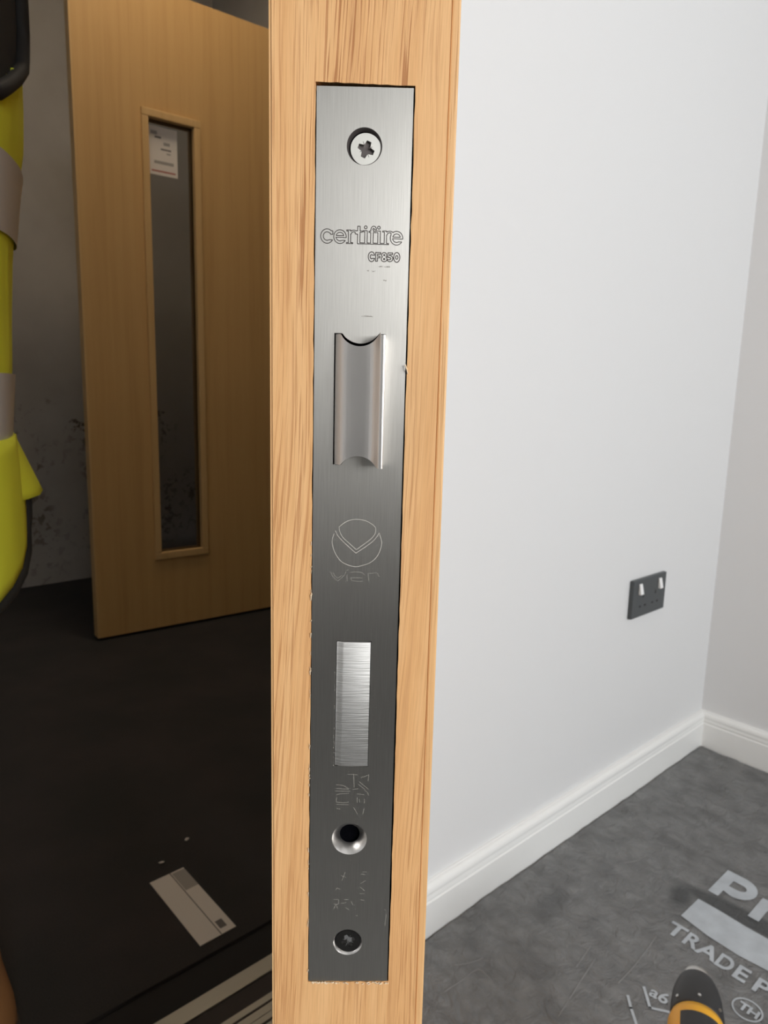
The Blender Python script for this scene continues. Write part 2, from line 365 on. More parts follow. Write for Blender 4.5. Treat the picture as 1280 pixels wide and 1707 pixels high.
# door lining of the doorway and architrave
mb = MB(); mb.box(JX1, JX1 + 0.032, 0, WT, 0, 2.053); mb.box(JX0 - 0.032, JX0, 0, WT, 0, 2.053); mb.box(JX0 - 0.032, JX1 + 0.032, 0, WT, 2.053, 2.085)
struct(mb.build('trim_1', m_white), 'white door lining of the doorway')
mb = MB(); mb.box(JX1 + 0.012, JX1 + 0.078, -0.016, 0, 0, 2.14); mb.box(JX0 - 0.078, JX0 - 0.012, -0.016, 0, 0, 2.14); mb.box(JX0 - 0.012, JX1 + 0.012, -0.016, 0, 2.074, 2.14)
struct(mb.build('trim_2', m_white, bevel=0.003), 'white architrave round the doorway')
# threshold: two pale metal strips with a dark insert between, ribbed
th = struct(box('trim_3', (JX0, JX1, 0.0, 0.124, -0.0058, 0.0005), m_strip), 'striped metal threshold strip across the doorway')
for y0, y1 in ((0.0955, 0.1235), (0.0, 0.0615)):
    box('metal_strip', (JX0, JX1, y0, y1, 0.0002, 0.0035), m_alu, th, 0.001)
for k in range(4): box('rib', (JX0, JX1, 0.006 + k * 0.0135, 0.009 + k * 0.0135, 0.003, 0.0046), m_strip if k % 2 else m_alu, th)

# window behind the photographer
wf = MB(); x0, x1, z0, z1 = WIN
for b in ((x0, x1, z0, z0+0.06), (x0, x1, z1-0.06, z1), (x0, x0+0.06, z0+0.06, z1-0.06), (x1-0.06, x1, z0+0.06, z1-0.06), ((x0+x1)/2-0.035, (x0+x1)/2+0.035, z0+0.06, z1-0.06)):
    wf.box(b[0], b[1], YB - 0.17, YB - 0.10, b[2], b[3])
w1 = struct(wf.build('window_1', m_white), 'white framed window lighting the room')
xm = (x0 + x1) / 2
for a, b in ((x0 + 0.06, xm - 0.035), (xm + 0.035, x1 - 0.06)): box('pane', (a, b, YB - 0.142, YB - 0.136, z0 + 0.06, z1 - 0.06), m_glass, w1)
box('sill', (x0, x1, YB - 0.10, YB + 0.06, z0 - 0.03, z0), m_white, w1, 0.004)

# ------------------------------------------------------------------ the door seen edge-on, with its lock
PC = (-0.00681, 0.17431, 0.862); PAZ = 0.01684
yaw = math.atan2(cdir(math.cos(PAZ), math.sin(PAZ)).y, cdir(math.cos(PAZ), math.sin(PAZ)).x)
pc = cw(*PC)
LW, ZB, ZT = 0.798, 0.010 - PC[2], 2.044 - PC[2]
XLf, XRt = -0.0219, 0.0215
door = bpy.data.objects.new('door_1', None); COL.objects.link(door); door.location = pc; door.rotation_euler = (0, 0, yaw)
struct(door, 'ash door seen edge-on with a steel mortice lock plate')
box('core', (XLf + 0.0007, XRt - 0.0022, 0.0085, LW, ZB, ZT), m_ashface, door)
box('face_veneer', (XLf, XLf + 0.0006, 0.0003, LW, ZB, ZT), m_ashface, door)
box('face_veneer', (XRt - 0.0021, XRt, 0.0004, LW, ZB, ZT), m_ashface, door, 0.0004)
# lipping with the recess cut for the lock plate
PLT = [(-0.01093, 0.11751), (0.01128, 0.11764), (0.01095, -0.11748), (-0.01152, -0.11779)]
def wob(a, b, n, amp):
    out = []
    for i in range(n):
        t = i / n; dx, dz = b[0]-a[0], b[1]-a[1]; l = math.hypot(dx, dz); k = random.uniform(-amp, amp) if i else 0
        out.append((a[0]+dx*t - dz/l*k, a[1]+dz*t/1.0*1.0 if False else a[1]+dz*t + dx/l*k))
    return out
g = 0.00028
rec = [(PLT[0][0]-g, PLT[0][1]+0.0009), (PLT[1][0]+g*1.3, PLT[1][1]+0.0005), (PLT[2][0]+g*1.5, PLT[2][1]-g), (PLT[3][0]-g*0.8, PLT[3][1]-g)]
recess = wob(rec[0], rec[1], 14, 0.0001) + wob(rec[1], rec[2], 70, 0.00010) + wob(rec[2], rec[3], 20, 0.00012) + wob(rec[3], rec[0], 70, 0.00010)
lx0, lx1 = XLf + 0.00065, XRt - 0.0022
vs, fs = fill2d([[(lx0, ZB), (lx1, ZB), (lx1, ZT), (lx0, ZT)], recess], 0.0033, 0.0)
lip = link('lipping', mesh('lipping', vs, fs), m_ash, door)
box('lipping_bed', (lx0, lx1, 0.0034, 0.0084, ZB, ZT), m_black, door)  # backing coloured black so the lock holes in front look unlit
# torn fibre along the bottom of the recess and a curled splinter
mbt = MB()
for i in range(46):
    t = random.random(); x = rec[3][0] + (rec[2][0] - rec[3][0]) * t; z = rec[3][1] - 0.0002 + random.uniform(-0.0001, 0.0004); l = random.uniform(0.0003, 0.0010)
    a = random.uniform(-0.8, 0.8)
    vs, fs = tube([(x, -0.0001, z), (x + l*math.cos(a)*random.choice((-1, 1)), -0.0004, z + l*math.sin(a)*0.4)], random.uniform(0.00008, 0.0002), 5); mbt.add(vs, fs)
for i in range(40):
    z = random.uniform(-0.117, 0.01); x = rec[3][0] + (rec[0][0]-rec[3][0])*(z+0.117)/0.234 - 0.00005; l = random.uniform(0.0003, 0.0016)
    vs, fs = tube([(x, -0.0001, z), (x + random.uniform(-0.0001, 0.0003), -0.0003, z + l)], random.uniform(0.00005, 0.00014), 5); mbt.add(vs, fs)
tag(mbt.build('torn_fibre', m_torn, lip), kind='stuff')
vs, fs = tube([(0.01175, -0.0002, 0.0534), (0.0114, -0.0012, 0.0545), (0.0111, -0.0009, 0.0555)], 0.00016, 6); link('splinter', mesh('splinter', vs, fs), m_torn, lip)
for zz in (-0.62, 0.05, 0.95):
    vs, fs = lathe([(0.006, zz), (0.006, zz + 0.1)], 16); mm_ = mesh('hinge_knuckle', [(x + XRt + 0.004, y + LW - 0.012, z) for x, y, z in vs], fs); link('hinge', mm_, m_steel, door)

# --- lock plate: holes for latch, bolt, screws
def seg_arc(xa, xb, z, depth, n=14):   # circular segment between xa, xb sagging by depth (+ = down)
    ch = (xb - xa) / 2; R = (ch*ch + depth*depth) / (2*abs(depth)); cx = (xa + xb)/2; out = []
    for i in range(n + 1):
        t = -1 + 2*i/n; x = cx + ch*t; sag = math.sqrt(max(R*R - (x-cx)**2, 0)) - (R - abs(depth)); out.append((x, z - math.copysign(sag, depth)))
    return out
mm = 0.001
LZ1, LZ0 = 62.65, 30.7
def latch_outline(e):
    top = seg_arc(-4.35 + e*0.3, 4.5 - e*0.3, LZ1 + e, 2.35); bot = seg_arc(-4.2 + e*0.3, 4.5 - e*0.3, LZ0 - e, -2.4)
    p = [(-6.28 - e, LZ0 - e), (-6.28 - e, LZ1 + e)] + top + [(6.2 + e, LZ1 + e), (6.2 + e, LZ0 - e)] + bot[::-1]
    return [(x*mm, z*mm) for x, z in p]
bolt_o = [(-4.78, -15.55), (4.32, -15.45), (4.18, -51.1), (-5.0, -50.95)]
bolt_o = [(x*mm, z*mm) for x, z in bolt_o]
scr = [(0.22, 104.9, 4.12), (-0.53, -72.7, 4.78), (-0.5, -105.1, 4.08)]
prng = [(PLT[0]), PLT[1], PLT[2], PLT[3]]
vs, fs = fill2d([prng, latch_outline(0.0), bolt_o] + [circ(x*mm, z*mm, r*mm, 56) for x, z, r in scr], 0.0030, 0.0)
plate = link('lock_plate', mesh('lock_plate', vs, fs), m_steel, door)
plate['label'] = 'brushed steel mortice lock plate let into the door edge'
# countersinks
for k, (x, z, r) in enumerate(scr):
    ri = 2.75 if k == 1 else r - 0.75
    dp = 2.4 if k == 1 else 0.9
    vs, fs = lathe([(r*mm, -0.00001), (ri*mm, -dp*mm), (ri*mm, -0.0075)], 48, 'y', False)
    o = link('countersink', mesh('countersink', [(a + x*mm, b, c_ + z*mm) for a, b, c_ in vs], fs, True), [m_cone if k != 0 else m_slot, m_black], plate)  # top countersink darkened in colour for the shaded gap round its screw
    for p in o.data.polygons:
        if p.center.y > dp*mm + 0.0004: p.material_index = 1
    vs, fs = lathe([(0.004, -0.0076), (0.004, -0.008)], 24, 'y'); link('hole_bottom', mesh('hole_bottom', [(a + x*mm, b, c_ + z*mm) for a, b, c_ in vs], fs), m_black, plate)
# screws: countersunk heads with a cross recess
def screw(cx, cz, R, depth, ang, mat, tilt, slotmat, name):
    wq, lq = 0.00052, 0.00195; cr = []
    for q in range(4):
        a = ang + q * math.pi / 2; ca, sa = math.cos(a), math.sin(a)
        for u, v in ((lq, -wq), (lq, wq), (wq*1.5, wq*1.5)): cr.append((u*ca - v*sa, u*sa + v*ca))
    vs, fs = fill2d([circ(0, 0, R*mm, 44), cr], 0.0009, 0.0)
    mt = Matrix.Translation((cx*mm, depth*mm, cz*mm)) @ Matrix.Rotation(tilt[0], 4, 'X') @ Matrix.Rotation(tilt[1], 4, 'Z')
    h = link(name, mesh(name, [mt @ Vector(v) for v in vs], fs), mat, plate)
    mb = MB(); v2, f2 = lathe([(R*mm*0.75, -0.0012), (R*mm*0.99, -0.00085)], 32, 'y'); mb.add([mt @ Vector(v) for v in v2], f2)
    for q in range(4):
        a = ang + math.pi/4 + q*math.pi/2; ca, sa = math.cos(a), math.sin(a); l0, l1 = 0.0008, 0.0019 - 0.0003*(q % 2); t = 0.00009
        pts = [(l0, -t), (l1, -t*0.4), (l1, t*0.4), (l0, t)]
        mb.add([mt @ Vector((u*ca - v*sa, -0.00002, u*sa + v*ca)) for u, v in pts], [(0, 1, 2, 3)])
    b = mb.build('cross_recess', slotmat); b.parent = plate
screw(0.58, 104.35, 3.58, 0.28, math.radians(68), m_zinc, (-0.03, 0.05), m_slot, 'screw')
screw(-0.42, -105.0, 3.5, 0.45, math.radians(25), m_darkscrew, (0.02, 0.0), m_chrome, 'screw')
# bed of the pockets behind latch and bolt
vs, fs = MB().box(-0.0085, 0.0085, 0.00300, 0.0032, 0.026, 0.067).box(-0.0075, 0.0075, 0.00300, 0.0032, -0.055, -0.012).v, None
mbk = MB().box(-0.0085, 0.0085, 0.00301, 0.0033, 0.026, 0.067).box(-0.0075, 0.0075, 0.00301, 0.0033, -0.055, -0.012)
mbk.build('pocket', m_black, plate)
# latch: S-profiled sprung bolt, scooped at both ends
pr = [(-5.95, -3.0), (-5.95, 0.25), (-5.6, 0.75), (-5.1, 1.45), (-4.5, 2.2), (-3.8, 2.9), (-3.0, 3.45), (-2.0, 3.9), (-0.8, 4.3), (0.6, 4.7), (1.8, 5.1), (2.6, 5.5), (3.3, 6.1), (3.9, 6.9), (4.4, 7.8), (4.8, 8.5), (5.1, 8.9), (5.4, 9.1), (5.75, 9.1), (6.0, 8.95), (6.1, 8.6), (6.12, -3.0)]
def sagx(x, xa, xb, dep):
    if x <= xa or x >= xb: return 0
    ch = (xb-xa)/2; R = (ch*ch + dep*dep)/(2*dep); return max(math.sqrt(R*R - (x-(xa+xb)/2)**2) - (R - dep), 0)
fine = [pr[0]]
for a, b in zip(pr[:-1], pr[1:]):
    for k in range(1, 4): fine.append((a[0]+(b[0]-a[0])*k/3, a[1]+(b[1]-a[1])*k/3))
NZ = 7; rings = []
for x, h in fine:
    zt = LZ1 - 0.30 - sagx(x, -4.6, 4.75, 2.95); zb_ = LZ0 + 0.12 + sagx(x, -4.3, 4.6, 2.45)
    if x > 4.9: zt -= 0.5
    col = []
    for k in range(NZ):
        t = k/(NZ-1); z = zb_ + (zt - zb_)*t; e = 0.25 if k in (0, NZ-1) and h > 0 else 0
        col.append((x*mm, -(h - e)*mm, z*mm))
    rings.append(col)
vs, fs = loft(rings, False); n0 = len(vs)
top_i = [i*NZ + NZ-1 for i in range(len(rings))]; bot_i = [i*NZ for i in range(len(rings))]
NR = len(rings)
for i in range(NR):
    vs.append((rings[i][-1][0], 0.003, rings[i][-1][2])); vs.append((rings[i][0][0], 0.003, rings[i][0][2]))
for i in range(NR - 1):
    fs += [(top_i[i], top_i[i+1], n0 + 2*i + 2, n0 + 2*i), (bot_i[i+1], bot_i[i], n0 + 2*i + 1, n0 + 2*i + 3)]
me = mesh('latch_bolt', vs, fs); 
bm = bmesh.new(); bm.from_mesh(me); bmesh.ops.recalc_face_normals(bm, faces=bm.faces[:]); bm.to_mesh(me); bm.free()
for p in me.polygons: p.use_smooth = True
la = link('latch_bolt', me, m_latch, plate); la['label'] = 'curved satin steel latch bolt'
em = la.modifiers.new('edge', 'EDGE_SPLIT'); em.split_angle = math.radians(40)
# dead bolt, slightly domed, chamfered left side
rings = []
for i in range(15):
    t = i/14; xt = -4.62 + 8.78*t; xb2 = -4.86 + 8.9*t; h = 0.35 + 0.22*math.sin(math.pi*min(1, t*0.9+0.1))
    if t < 0.08: h = 0.05
    rings.append([(xb2*mm, 0.002, -50.8*mm), (xb2*mm, -h*mm + 0.00015, -50.8*mm), (xb2*mm, -h*mm, -50.55*mm), (xt*mm, -h*mm, -15.95*mm), (xt*mm, -h*mm + 0.00015, -15.75*mm), (xt*mm, 0.002, -15.75*mm)])
vs, fs = loft(rings, True, True); me = mesh('dead_bolt', vs, fs)
bm = bmesh.new(); bm.from_mesh(me); bmesh.ops.recalc_face_normals(bm, faces=bm.faces[:]); bm.to_mesh(me); bm.free()
for p in me.polygons: p.use_smooth = True
db = link('dead_bolt', me, m_bolt, plate); db['label'] = 'cross-brushed steel dead bolt flush with the plate'
em = db.modifiers.new('edge', 'EDGE_SPLIT'); em.split_angle = math.radians(40)

# --- lettering on the plate (millimetres)
def bx(X, Z, x0, x1, z0, z1):
    dx = np.abs(X - (x0+x1)/2) - (x1-x0)/2; dz = np.abs(Z - (z0+z1)/2) - (z1-z0)/2
    return np.maximum(dx, dz)
def ring(X, Z, cx, cz, rx, rz, t):
    k = np.hypot((X-cx)/rx, (Z-cz)/rz); return np.abs(k - 1)*min(rx, rz) - t/2
U = np.minimum
def g_c(X, Z, x):
    r_ = ring(X, Z, x+1.5, 1.55, 1.2, 1.28, 0.62); cut = np.maximum(-(X-(x+1.6)), np.abs(Z-1.5) - 0.75*(X-(x+1.1))*0.75)
    r_ = np.maximum(r_, -np.maximum(x + 1.7 - X, np.abs(Z-1.45) - 0.72)); return U(r_, bx(X, Z, x+2.35, x+2.85, 1.95, 2.75))
def g_e(X, Z, x):
    r_ = ring(X, Z, x+1.5, 1.5, 1.2, 1.25, 0.56); r_ = np.maximum(r_, -np.maximum(x+1.7-X, np.abs(Z-1.0) - 0.32)); return U(r_, bx(X, Z, x+0.5, x+2.95, 1.36, 1.75))
def g_r(X, Z, x):
    s_ = U(bx(X, Z, x+0.45, x+1.0, 0, 3.05), bx(X, Z, x, x+1.5, 0, 0.22)); s_ = U(s_, bx(X, Z, x+0.05, x+1.0, 2.8, 3.05))
    a = np.maximum(ring(X, Z, x+1.75, 2.1, 0.85, 0.75, 0.36), 2.15 - Z); return U(U(s_, a), bx(X, Z, x+2.05, x+2.45, 2.2, 2.65) )
def g_i(X, Z, x):
    return U(U(bx(X, Z, x, x+0.58, 0, 3.0), bx(X, Z, x-0.4, x+0.58, 2.75, 3.0)), np.hypot(X-(x+0.2), Z-3.75) - 0.32)
def word(X, Z):
    v = U(g_c(X, Z, -9.75), g_e(X, Z, -6.7)); v = U(v, g_r(X, Z, -3.67))
    v = U(v, U(bx(X, Z, -1.05, -0.47, 0, 3.95), bx(X, Z, -1.5, 0.05, 2.62, 2.92))); v = U(v, g_i(X, Z, 0.66))
    f = U(bx(X, Z, 2.07, 2.66, 0, 3.3), bx(X, Z, 1.65, 4.3, 2.62, 2.92)); f = U(f, np.maximum(ring(X, Z, 2.75, 3.3, 0.42, 0.5, 0.42), 3.25 - Z)); v = U(v, f)
    v = U(v, g_i(X, Z, 3.76)); v = U(v, g_r(X, Z, 4.83)); v = U(v, g_e(X, Z, 6.7)); return U(v, bx(X, Z, -1.05, 6.3, 0, 0.24))
segs = [((ax, az + 83.35), (bx_, bz + 83.35)) for (ax, az), (bx_, bz) in contour(word, -10.3, 10.2, -0.4, 4.6, 0.07)]
def code(X, Z):
    w_ = 0.46
    C_ = np.maximum(ring(X, Z, 0.75, 1.0, 0.55, 0.78, w_), -np.maximum(0.85 - X, np.abs(Z-1.0) - 0.36))
    F_ = U(U(bx(X, Z, 1.72, 2.16, 0, 2), bx(X, Z, 1.72, 2.9, 1.62, 2)), bx(X, Z, 1.72, 2.75, 0.8, 1.16))
    E_ = U(ring(X, Z, 3.75, 0.55, 0.42, 0.36, w_), ring(X, Z, 3.75, 1.45, 0.36, 0.34, w_))
    V_ = U(U(bx(X, Z, 4.65, 5.75, 1.62, 2), bx(X, Z, 4.65, 5.03, 0.95, 2)), np.maximum(ring(X, Z, 5.1, 0.68, 0.48, 0.45, w_), -np.maximum(X - 5.0, np.abs(Z-0.75) - 0.3)))
    O_ = ring(X, Z, 6.75, 1.0, 0.5, 0.76, w_)
    return U(U(U(C_, F_), U(E_, V_)), O_)
segs2 = [((ax + 1.62, az + 79.5 ), (bx_ + 1.62, bz + 79.5)) for (ax, az), (bx_, bz) in contour(code, -0.3, 7.8, -0.3, 2.4, 0.06)]
sc_ = lambda sg: [((a*mm, b*mm), (c_*mm, d*mm)) for (a, b), (c_, d) in sg]
e1 = ribbons(sc_(segs), 0.00018, -0.000015); e2 = ribbons(sc_(segs2), 0.00020, -0.000015); e1.add(e2.v, e2.f); e1.build('engraved_lettering', m_etch, plate)
smu = MB()
for (x, z, l) in ((4.0, 78.35, 1.1), (5.3, 78.3, 1.6), (2.4, 77.2, 1.0), (5.2, 75.2, 0.5), (5.7, 75.1, 0.4), (0.1, 66.8, 3.0), (1.3, 77.3, 0.5)):
    for k in range(7):
        q = ribbons(sc_([((x + random.uniform(0, l), z + random.uniform(-0.15, 0.15)), (x + random.uniform(0, l), z + random.uniform(-0.2, 0.2)))]), 0.00006, -0.00001); smu.add(q.v, q.f)
tag(smu.build('rubbed_marks', m_faint, plate), kind='stuff')
# round emblem with a V and the maker's word under it (scribed bright lines)
def cr_(pts, smoothn=6):
    P_ = [Vector((a, b)) for a, b in pts]; out = []
    for i in range(len(P_)-1):
        p0, p1, p2, p3 = P_[max(i-1, 0)], P_[i], P_[i+1], P_[min(i+2, len(P_)-1)]
        for k in range(smoothn):
            t = k/smoothn; out.append(0.5*((2*p1) + (p2-p0)*t + (2*p0-5*p1+4*p2-p3)*t*t + (-p0+3*p1-3*p2+p3)*t**3))
    out.append(P_[-1]); return [(v.x, v.y) for v in out]
lg = lambda p: (0.12 + (p[0]-640)*0.01554, 10.7 - (p[1]-545)*0.01592)
E1 = cr_([(262,400),(238,480),(235,560),(275,700),(370,838),(480,903),(620,935),(760,905),(850,870),(930,810),(1000,715),(1045,560),(1030,460),(1000,380)])
E2 = cr_([(345,285),(450,205),(540,170),(650,158),(780,182),(890,240),(940,290)]) + cr_([(940,290),(935,380),(870,470),(770,550)]) + [(630,655)] + cr_([(500,540),(400,450),(352,350),(345,285)])
E3 = cr_([(285,355),(340,450),(450,560)]) + [(625,712)] + cr_([(800,590),(900,510),(960,440),(1000,372)])
mbl = ribbons(sc_(poly([lg(p) for p in E1])), 0.00012, -0.000012)
for e in (E2, E3):
    q = ribbons(sc_(poly([lg(p) for p in e])), 0.00012, -0.000012); mbl.add(q.v, q.f)
mbl.build('engraved_emblem', m_scribe, plate)
W1 = [[(215,1030),(240,1095),(330,1180),(440,1085),(470,1010)], [(255,1040),(280,1090),(335,1135),(400,1080)], [(485,1070),(485,1180)], [(510,990),(470,1000)], [(545,1035),(640,1020),(740,1030),(775,1075)], [(545,1120),(740,1120)], [(545,1120),(560,1165),(640,1180),(750,1175)], [(830,1050),(850,1180)], [(830,1045),(985,1030),(1015,1095)]]
mbl = MB()
for e in W1:
    q = ribbons(sc_(poly([lg(p) for p in e])), 0.00011, -0.000012); mbl.add(q.v, q.f)
mbl.build('engraved_word', m_faint, plate)
# stamped marks below the bolt (turned sideways) and near the bottom screw
ug = lambda p: (-0.31 + (520 + p[0]/9.14 - 585)*0.164, -58.57 - (1280 + p[1]/9.14 - 1320)*0.182)
W2 = [[(720,215),(860,325)],[(700,250),(800,322)],[(370,262),(470,270),(560,320)],[(370,320),(560,325)],[(360,355),(580,355)],[(375,410),(440,395),(560,388)],[(630,100),(640,300)],[(620,330),(700,318)],[(690,395),(790,405)],[(800,340),(850,372),(860,412)],[(540,105),(690,110)],[(740,150),(800,135),(860,105)],[(860,105),(850,200)],[(380,450),(370,520),(480,530),(560,520)],[(370,555),(560,558)],[(690,460),(690,525)],[(720,470),(730,520)],[(800,470),(800,530)],[(380,620),(430,625)],[(640,600),(700,700)],[(800,610),(780,690)]]
bg_ = lambda p: (1.06 + (500 + p[0]/7.756 - 590)*0.17, -91.56 - (1430 + p[1]/7.756 - 1500)*0.193)
W3 = [[(460,425),(480,395),(520,415)],[(530,240),(590,262)],[(580,200),(540,300)],[(440,540),(500,540),(500,600),(440,600)],[(440,660),(470,600),(490,660)],[(570,540),(620,540)],[(540,590),(600,580)],[(660,560),(685,610)],[(590,640),(640,672)],[(780,335),(840,300)],[(770,380),(835,430)],[(770,465),(830,460)],[(780,540),(830,548)],[(800,190),(850,190)],[(780,220),(840,225)],[(720,740),(745,748)],[(1090,660),(1110,675)],[(1115,720),(1100,870)]]
mbl = MB()
for conv, W_ in ((ug, W2), (bg_, W3)):
    for e in W_:
        q = ribbons(sc_(poly([conv(p) for p in e])), 0.00012, -0.000012); mbl.add(q.v, q.f)
mbl.build('stamped_marks', m_faint, plate)
# shiny dust specks stuck to the plate beside the bolt
mbd = MB()
for i in range(46):
    z = random.uniform(-51, -24); x = -5.05 - abs(random.gauss(0, 0.12)) + 0.006*(z+33)*0
    vs, fs = lathe([(0.00002, 0), (random.uniform(0.00004, 0.00012), 0.00004), (0.00002, 0.0001)], 5, 'y'); mbd.add([(a + x*mm, b - 0.00001, c_ + z*mm) for a, b, c_ in vs], fs)
for i in range(30):
    x, z = random.choice(((5.2, -38), (-6.8, -24), (4.8, -30), (0, -52), (-1.0, -79), (6.5, -41))); x += random.gauss(0, 0.8); z += random.gauss(0, 1.5)
    vs, fs = lathe([(0.00002, 0), (random.uniform(0.00003, 0.00008), 0.00003), (0.00002, 0.00008)], 5, 'y'); mbd.add([(a + x*mm, b - 0.00001, c_ + z*mm) for a, b, c_ in vs], fs)
tag(mbd.build('dust_specks', m_scribe, plate), kind='stuff')

# ------------------------------------------------------------------ the corridor door with its glazed slot
ca = math.radians(-4.39)
d2 = bpy.data.objects.new('door_2', None); COL.objects.link(d2); d2.location = (0.833, 1.72, 0.012); d2.rotation_euler = (0, 0, ca)
struct(d2, 'birch veneered door with a narrow glass panel in the corridor')
DW, DH, DT = 0.926, 2.185, 0.044
ox0, ox1, oz0, oz1 = 0.222, 0.412, 0.272, 1.80
mb = MB()
for b in ((0.006, ox0, 0, DH), (ox1, DW, 0, DH), (ox0, ox1, 0, oz0), (ox0, ox1, oz1, DH)): mb.box(b[0], b[1], 0, DT, b[2], b[3])
mb.build('leaf', m_birch, d2)
box('edge_lipping', (0, 0.006, 0, DT, 0, DH), m_bead, d2, 0.001)
bw = 0.016
for nm, b in (('beading', (ox0-0.008, ox0+bw, oz0+bw, oz1-bw)), ('beading', (ox1-bw, ox1+0.008, oz0+bw, oz1-bw)), ('beading', (ox0-0.008, ox1+0.008, oz1-bw, oz1+0.01)), ('beading', (ox0-0.008, ox1+0.008, oz0-0.01, oz0+bw))):
    box(nm, (b[0], b[1], -0.009, 0.016, b[2], b[3]), m_bead, d2, 0.003)
    box(nm, (b[0], b[1], DT-0.016, DT+0.009, b[2], b[3]), m_bead, d2, 0.003)
box('glass_pane', (ox0, ox1, 0.019, 0.025, oz0, oz1), m_glass, d2)
for zz in (0.2, 1.1, 1.95):
    vs, fs = lathe([(0.007, zz), (0.007, zz + 0.1)], 14); link('hinge', mesh('hinge', [(x + DW + 0.006, y - 0.004, z) for x, y, z in vs], fs), m_steel, d2)
mb = MB(); mb.box(XR - 0.012, XR + 0.132, 0.72, 0.75, 0, 2.25); mb.box(XR - 0.012, XR + 0.132, 1.67, 1.70, 0, 2.25); mb.box(XR - 0.012, XR + 0.132, 0.75, 1.67, 2.215, 2.25)
struct(mb.build('trim_4', m_bead), 'birch frame of the corridor doorway')
# paper on the glass
pr_ = Matrix.Translation(d2.location) @ Matrix.Rotation(ca, 4, 'Z')
pap = bpy.data.objects.new('paper_notice', None); COL.objects.link(pap); pap.matrix_world = pr_ @ Matrix.Translation((0.240, 0.0185, 1.612))
tag(pap, 'small white printed notice stuck to the corridor door glass', 'notice')
box('sheet', (0, 0.104, -0.0008, 0, 0, 0.155), m_paper, pap)
for x0_, x1_, z0_, z1_, mt in ((0.012, 0.034, 0.128, 0.140, m_ink2), (0.026, 0.048, 0.118, 0.124, m_ink), (0.056, 0.078, 0.098, 0.108, m_ink2), (0.046, 0.082, 0.082, 0.087, m_ink), (0.066, 0.080, 0.070, 0.075, m_ink2), (0.022, 0.090, 0.036, 0.046, m_ink2), (0.012, 0.096, 0.010, 0.015, m_red)):
    box('printed_line', (x0_, x1_, -0.0011, -0.0008, z0_, z1_), mt, pap)

# ------------------------------------------------------------------ card, chips and lights in the corridor
card = bpy.data.objects.new('printed_card', None); COL.objects.link(card)
A_ = Vector((0.463, 0.411, 0)); B_ = Vector((0.461, 0.210, 0)); C_ = Vector((0.530, 0.405, 0))
card.location = (0.461, 0.213, 0.001); card.rotation_euler = (0, 0, math.radians(0.5))
tag(card, 'long pale printed card lying on the dark corridor carpet', 'card')
box('sheet', (0, 0.067, 0, 0.196, 0, 0.0012), m_paper, card)
box('ruled_line', (0.0385, 0.0403, 0.0, 0.196, 0.0012, 0.0014), m_ink, card)
box('printed_patch', (0.042, 0.067, 0.135, 0.192, 0.0012, 0.0014), m_ink2, card)
box('printed_patch', (0.044, 0.0565, 0.012, 0.032, 0.0012, 0.0014), m_ink, card)
for k, (u, v) in enumerate(((cw(-0.385, 1.285).x, cw(-0.385, 1.285).y), (cw(-0.413, 1.213).x, cw(-0.413, 1.213).y))):
    bm = bmesh.new(); bmesh.ops.create_icosphere(bm, subdivisions=1, radius=0.004)
    for v_ in bm.verts: v_.co = Vector((v_.co.x*(1.3 + 0.4*k), v_.co.y, v_.co.z*0.6)) * random.uniform(0.7, 1.2)
    me = bpy.data.meshes.new('plaster_chip'); bm.to_mesh(me); bm.free()
    o = link('plaster_chip', me, m_paper, None, (u, v, 0.003))
    tag(o, ['tiny pale plaster chip on the carpet, the farther one', 'tiny pale plaster chip on the carpet, beside the printed card'][k], 'chip', 'plaster chips on the carpet')
def ceil_light(x, y, z, label, sx, sy, mat):
    e = bpy.data.objects.new('ceiling_light', None); COL.objects.link(e); e.location = (x, y, z); tag(e, label, 'light')
    mb = MB()
    for b in ((-sx, sx, -sy, -sy+0.02), (-sx, sx, sy-0.02, sy), (-sx, -sx+0.02, -sy+0.02, sy-0.02), (sx-0.02, sx, -sy+0.02, sy-0.02)): mb.box(b[0], b[1], b[2], b[3], -0.03, 0)
    mb.build('frame', m_white, e); box('diffuser', (-sx+0.02, sx-0.02, -sy+0.02, sy-0.02, -0.024, -0.004), mat, e)
ceil_light(0.95, 1.25, 2.9, 'square ceiling light above the corridor', 0.2, 0.2, m_lamp)
ceil_light(-0.3, -1.5, CEIL, 'unlit square ceiling panel above the bright room', 0.3, 0.3, m_lamp_off)

# ------------------------------------------------------------------ floor film with its print
def film_h(x, y):
    a = 0.0014 * noise.noise((x*9, y*9, 0)) + 0.0011 * noise.noise((x*26, y*26, 3))
    r1 = 1 - abs(noise.noise((x*5 + 0.4*y, y*17, 7))); r2 = 1 - abs(noise.noise((x*13, y*6, 11)))
    a += 0.0016 * max(r1 - 0.86, 0) / 0.14 + 0.0010 * max(r2 - 0.9, 0) / 0.1
    k = min(1, max(abs(x - 1.12) / 0.27, abs(y + 0.42) / 0.19)); k = 0.12 + 0.88 * max(0, min(1, (k - 0.85) / 0.15))
    e = max(0, 1 - (-0.018 - y) / 0.03); e = e * e * (0.5 + 0.5*noise.noise((x*7, 0, 5))) * 0.006
    return 0.0030 + a * k + e
gx = sorted(set([round(v, 4) for v in np.concatenate([np.linspace(-2.18, 0.6, 40), np.linspace(0.6, 1.782, 230)])]))
gy = sorted(set([round(v, 4) for v in np.concatenate([np.linspace(-3.18, -0.75, 30), np.linspace(-0.75, -0.0185, 190)])]))
vs = []; fs = []
for j, y in enumerate(gy):
    for x in gx:
        yy = y
        if j == len(gy) - 1: yy = y - 0.0015 - 0.0025 * noise.noise((x*9, 2, 2))
        vs.append((x, yy, film_h(x, yy)))
nx_ = len(gx)
